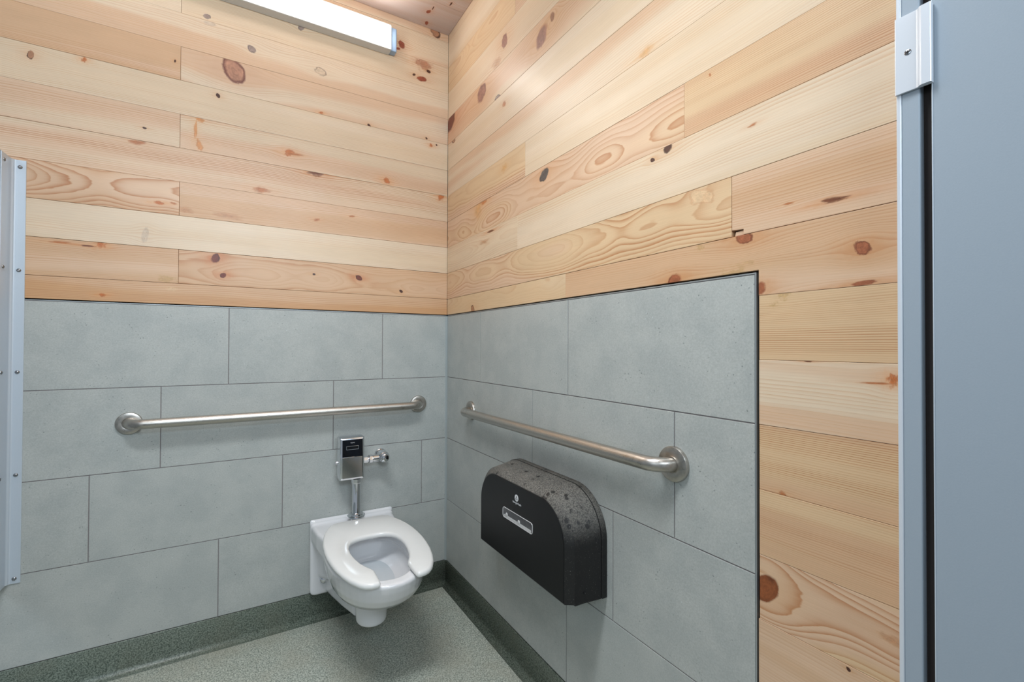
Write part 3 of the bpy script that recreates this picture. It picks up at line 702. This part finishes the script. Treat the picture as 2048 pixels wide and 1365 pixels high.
bm = bmesh.new(); add_lathe(bm, (bx0 + .002, -.055, .563), (-1, 0, 0), [(.0075, 0), (.0075, .005), (.0055, .0055), (.0055, .0075), (.0075, .008), (.0075, .0125), (.006, .0138)], 24); bm_obj('side_knob', bm, CHROME, t_, angle=35)
# water supply stop to the right of the box
SX, SZ = -.331, .5665
bm = bmesh.new(); add_lathe(bm, (SX, 0, SZ), (0, -1, 0), [(.0270, .0003), (.0275, .004), (.0262, .0075), (.022, .011), (.0205, .013), (.0225, .016), (.0225, .030), (.0205, .034), (.018, .036)], 36); bm_obj('wall_flange', bm, CHROME, t_, angle=35)
bm = bmesh.new(); add_lathe(bm, (SX, 0, SZ), (0, -1, 0), [(.0185, .034), (.0235, .038), (.0252, .046), (.0252, .066), (.0235, .073), (.0205, .076), (.0205, .082), (.0185, .0855), (.0165, .086)], 36); stop = bm_obj('supply_stop', bm, CHROME, t_, angle=35)
bm = bmesh.new(); add_lathe(bm, (SX, 0, SZ), (0, -1, 0), [(.0168, .083), (.0172, .0905), (.0150, .0935), (.0100, .0945), (.001, .0948)], 36); bm_obj('stop_cap', bm, CHROME, stop, angle=35)
for x0, x1, r, sg in ((-.428, -.402, .0165, 8), (-.402, -.397, .0145, 24), (-.397, -.381, .0190, 8), (-.381, -.352, .0165, 24)):
    bm = bmesh.new(); add_lathe(bm, (x0, -.055, SZ - .004), (1, 0, 0), [(r - .0015, 0), (r, .0015), (r, x1 - x0 - .0015), (r - .0015, x1 - x0)], sg); bm_obj('supply_nut', bm, CHROME, t_, angle=25)
rehang(t_)

# ------------------------------------------------------------------ paper dispenser on the right wall
t_ = thing('paper_dispenser', 'large dusty black twin-roll paper dispenser on the right wall, under the grab bar', 'dispenser', (0, -.88, .355))
def dome(u0, u1, v0, v1, r, n=14, rb=.004):
    P = [(u0, v0), (u1, v0)]
    for q in range(n + 1):
        a = PI / 2 * q / n; P.append((u1 - r + r * math.cos(a), v1 - r + r * math.sin(a)))
    for q in range(n + 1):
        a = PI / 2 + PI / 2 * q / n; P.append((u0 + r + r * math.cos(a), v1 - r + r * math.sin(a)))
    return P
W = lambda P, w: [(-w, -u, v) for u, v in P]
def dusty():
    m, t, b = new_mat('dusty_black_plastic')
    ge = t.n('ShaderNodeNewGeometry'); sx = t.n('ShaderNodeSeparateXYZ'); t.put(sx.inputs[0], ge.outputs['Normal'])
    tc = t.n('ShaderNodeTexCoord').outputs['Object']
    up = t.smooth(sx.outputs[2], -.05, .75)
    nz = t.noise(tc, 240.0, 4.0, .75)
    cl = t.noise(tc, 14.0, 3.0)
    dust = t.m('MULTIPLY', up, t.m('MULTIPLY', t.smooth(nz, .30, .62), t.lin(cl, .3, .7, .75, 1.1)))
    vo = t.n('ShaderNodeTexVoronoi'); t.put(vo.inputs['Vector'], tc); vo.inputs['Scale'].default_value = 40
    drop = t.m('MULTIPLY', t.smooth(vo.outputs['Distance'], .22, .34, 1.0, 0.0), t.smooth(t.noise(tc, 17.0), .50, .58))
    dust = t.m('MULTIPLY', dust, t.m('SUBTRACT', 1.0, t.m('MULTIPLY', drop, .85)))
    sp = t.m('MULTIPLY', t.smooth(t.noise(tc, 420.0, 2.0), .68, .74), t.smooth(sx.outputs[2], -.4, .5, .15, 1.0))
    c = t.mix(t.m('MULTIPLY', dust, .85), srgb(14, 14, 16), srgb(126, 123, 116))
    c = t.mix(t.m('MULTIPLY', sp, .55), c, srgb(190, 186, 178))
    t.put(b.inputs['Base Color'], c)
    t.put(b.inputs['Roughness'], t.lin(dust, 0.0, 1.0, .42, .85))
    return m
DUSTY = dusty()
FRONTP = plain('smooth_black_plastic', srgb(13, 13, 15), .45, 0, .35, vary=.12, bump_scale=30)
bk = dome(.590, 1.171, .360, .6555, .135); bk2 = dome(.591, 1.169, .360, .6535, .134)
md_ = dome(.594, 1.158, .3565, .644, .132); fr_ = dome(.599, 1.153, .355, .639, .130); ff = dome(.6235, 1.1300, .355, .618, .112)
bm = bmesh.new(); add_loft(bm, [W(bk, .0004), W(bk, .0185), W(offset_poly(bk, .001), .0195)]); bm_obj('back_housing', bm, DUSTY, t_, angle=35)
bm = bmesh.new(); add_loft(bm, [W(offset_poly(bk2, .004), .0190), W(offset_poly(bk2, .004), .0207), W(bk2, .0210), W(md_, .070), W(fr_, .102), W(offset_poly(fr_, .002), .1045), W(offset_poly(ff, -.002), .1205), W(ff, .1212)]); cover = bm_obj('cover', bm, DUSTY, t_, angle=14)
bm = bmesh.new(); add_loft(bm, [W(offset_poly(ff, .0006), .1205), W(offset_poly(ff, .0006), .1220), W(offset_poly(ff, .0016), .1228)]); fp = bm_obj('front_panel', bm, FRONTP, t_, angle=30)
def stadium(uc, vc, L_, h, r, n=6):
    P = []
    for sx, sy, a0 in ((1, 1, 0), (-1, 1, PI / 2), (-1, -1, PI), (1, -1, 1.5 * PI)):
        for q in range(n + 1):
            a = a0 + PI / 2 * q / n; P.append((uc + sx * (L_ / 2 - r) + r * math.cos(a), vc + sy * (h / 2 - r) + r * math.sin(a)))
    return P
CLEAR = plain('clear_window_plastic', srgb(196, 196, 196), .12, 0, .6, vary=.05)
DARKW = plain('window_depth', srgb(74, 74, 76), .14, 0, .6, vary=.25, bump_scale=40)
S1 = stadium(.881, .508, .186, .036, .011); S2 = offset_poly(S1, .0028)
bm = bmesh.new()
lo = [[bm.verts.new(q) for q in W(S1, .1226)], [bm.verts.new(q) for q in W(offset_poly(S1, .0006), .1240)], [bm.verts.new(q) for q in W(offset_poly(S1, .0020), .1240)], [bm.verts.new(q) for q in W(S2, .1228)]]
n = len(S1)
for a, b in zip(lo, lo[1:]):
    for k in range(n): bm.faces.new((a[k], a[(k + 1) % n], b[(k + 1) % n], b[k]))
win = bm_obj('window', bm, CLEAR, t_, angle=40)
bm = bmesh.new(); add_loft(bm, [W(S2, .1224), W(S2, .1230)]); bm_obj('window_pane', bm, DARKW, win)
bm = bmesh.new(); add_loft(bm, [W(stadium(.881, .4975, .168, .0085, .004), .1226), W(stadium(.881, .4975, .168, .0085, .004), .1236)]); bm_obj('window_ledge', bm, CLEAR, win, angle=40)
for u in (.815, .893):
    bm = bmesh.new(); add_lathe(bm, (-.1228, -u, .5035), (-1, 0, 0), [(.007, 0), (.006, .0016), (.003, .0024)], 16); bm_obj('window_clip', bm, CLEAR, win, angle=40)
PRINT = plain('white_print', srgb(222, 224, 228), .5)
bm = bmesh.new(); add_lathe(bm, (-.1227, -.878, .577), (-1, 0, 0), [(.0112, 0), (.0112, .0005)], 36); logo = bm_obj('logo', bm, PRINT, fp)
bm = bmesh.new()
for tri in ([(-.0062, -.0052), (.0062, -.0052), (0, .0074)],):
    add_prism(bm, tri, 0, .0004, T=lambda u, v, w: (-.1232 - w, -(.878 + u), .577 + v))
lt = bm_obj('logo_mark', bm, FRONTP, logo)
bm = bmesh.new()
for tri in ([(-.0026, -.0030), (.0026, -.0030), (0, .0024)], [(-.0012, -.0052), (.0012, -.0052), (.0012, -.0028), (-.0012, -.0028)]):
    add_prism(bm, tri, 0, .0004, T=lambda u, v, w: (-.1236 - w, -(.878 + u), .577 + v))
bm_obj('logo_center', bm, PRINT, logo)
MT = Matrix(((0, 0, -1, -.1229), (-1, 0, 0, -.880), (0, 1, 0, .5605), (0, 0, 0, 1)))
text_mesh('lettering', 'Georgia-Pacific', .0088, MT, PRINT, fp)
# toothed tear edges under the housing and the little lock hole on its side
bm = bmesh.new()
P = []
N = 26
for k in range(N): P += [(.030 + .066 * k / N, .3535), (.030 + .066 * (k + .5) / N, .3490)]
P += [(.096, .3535), (.098, .360), (.028, .360)]
for u in (1.146, .606):
    bm = bmesh.new(); add_prism(bm, P, u, u + .0022, T=lambda a, v, w: (-a, -w, v))
    bm_obj('tear_teeth', bm, FRONTP, t_)
bm = bmesh.new(); add_lathe(bm, (-.070, -1.1555, .385), (0, -1, 0), [(.0055, 0), (.0055, .0030), (.0035, .0032), (.0030, .0016)], 20); bm_obj('lock', bm, BLACK_GLASS, t_)
rehang(t_)

# ------------------------------------------------------------------ left partition, fixed to the back wall with a riveted bracket
t_ = thing('partition_panel', 'blue-grey partition panel edge with riveted aluminium bracket, at the left side', 'partition', (-1.568, -.9, .275))
bm = bmesh.new(); add_box(bm, -1.582, -1.5565, -1.88, -.006, .276, 1.690, .002); bm_obj('panel', bm, POWDER, t_)
bm = bmesh.new()
pr = [(-1.5195, -.0004), (-1.5195, -.0030), (-1.5205, -.0036), (-1.5440, -.0036), (-1.5468, -.0048), (-1.5488, -.0085), (-1.5515, -.0105), (-1.5530, -.0130), (-1.5535, -.080), (-1.5545, -.0805), (-1.5563, -.0805), (-1.5563, -.0004)]
add_loft(bm, [[(x, y, z) for x, y in pr] for z in (.280, 1.6865)])
br = bm_obj('wall_bracket', bm, ALU, t_)
for z in (1.663, 1.318, .979, .638, .296):
    for o_, ax in (((-1.5340, -.0036, z), (0, -1, 0)), ((-1.5534, -.062, z + .002), (1, 0, 0))):
        bm = bmesh.new(); add_lathe(bm, o_, ax, [(.0062, 0), (.0060, .0012), (.0046, .0028), (.0024, .0036), (.0022, .0026), (.0004, .0024)], 20)
        bm_obj('rivet', bm, SCREWM, br, angle=50)
rehang(t_)

# ------------------------------------------------------------------ right: narrow post on the pine wall and the open stall door
XE = -.050
t_ = thing('stall_post', 'narrow blue-grey stall post with white hinge plate, beside the open door', 'post', (-.025, -1.876, -FLOOR))
bm = bmesh.new(); add_box(bm, XE, -.0006, -1.8885, -1.8665, -FLOOR, 1.78, .0022, 3); post = bm_obj('post', bm, POWDER, t_)
bm = bmesh.new(); add_box(bm, XE - .0012, -.0006, -1.8668, -1.8605, -FLOOR, 1.78, .0018, 3); bm_obj('edge_trim', bm, ALU_W, t_)  # trim's white tone stands in for the lamp's reflection along it
bm = bmesh.new(); add_box(bm, -.036, -.0006, -1.9012, -1.8883, -FLOOR, 1.78); bm_obj('gap_shade_strip', bm, GAP_DARK, t_)  # dark strip put into the open gap to stand for its shade
# hinge plate with a stepped lip over the gap
bm = bmesh.new()
hp = [(XE - .0012, -1.8606), (XE - .0046, -1.8606), (XE - .0052, -1.8618), (XE - .0052, -1.8862), (XE - .0060, -1.8880), (XE - .0098, -1.8915), (XE - .0106, -1.8935), (XE - .0106, -1.9035), (XE - .0094, -1.9045), (XE - .0012, -1.9045), (XE - .0012, -1.8890)]
add_loft(bm, [[(x, y, z) for x, y in hp] for z in (1.452, 1.567)])
hg = bm_obj('hinge_plate', bm, ALU_W, t_)
bm = bmesh.new(); add_lathe(bm, (XE - .0051, -1.8765, 1.510), (-1, 0, 0), [(.0042, 0), (.0042, .0006), (.0036, .0009), (.0005, .0009)], 24); bm_obj('screw', bm, SCREWM, hg, angle=30)
bm = bmesh.new(); add_box(bm, XE - .0063, XE - .0059, -1.8790, -1.8740, 1.5094, 1.5106); add_box(bm, XE - .0063, XE - .0059, -1.8771, -1.8759, 1.5075, 1.5125); bm_obj('screw_slot', bm, SCREWD, hg)
rehang(t_)
t_ = thing('stall_door', 'open blue-grey stall door at the right edge', 'door', (-.04, -2.3, .1))
bm = bmesh.new(); add_box(bm, XE, -.026, -2.78, -1.9030, .10, 1.70, .0015, 3); bm_obj('door_leaf', bm, POWDER, t_)
bm = bmesh.new(); add_box(bm, XE - .0004, -.0256, -1.9034, -1.9016, .10, 1.70, .0006, 2); bm_obj('edge_highlight', bm, ALU, t_)  # thin pale strip stands in for the highlight on the door's edge
rehang(t_)

# everything stands on a floor at height 0
for o in bpy.data.objects:
    if o.parent is None and o.type in ('MESH', 'EMPTY'): o.location.z += FLOOR
bpy.context.view_layer.update()
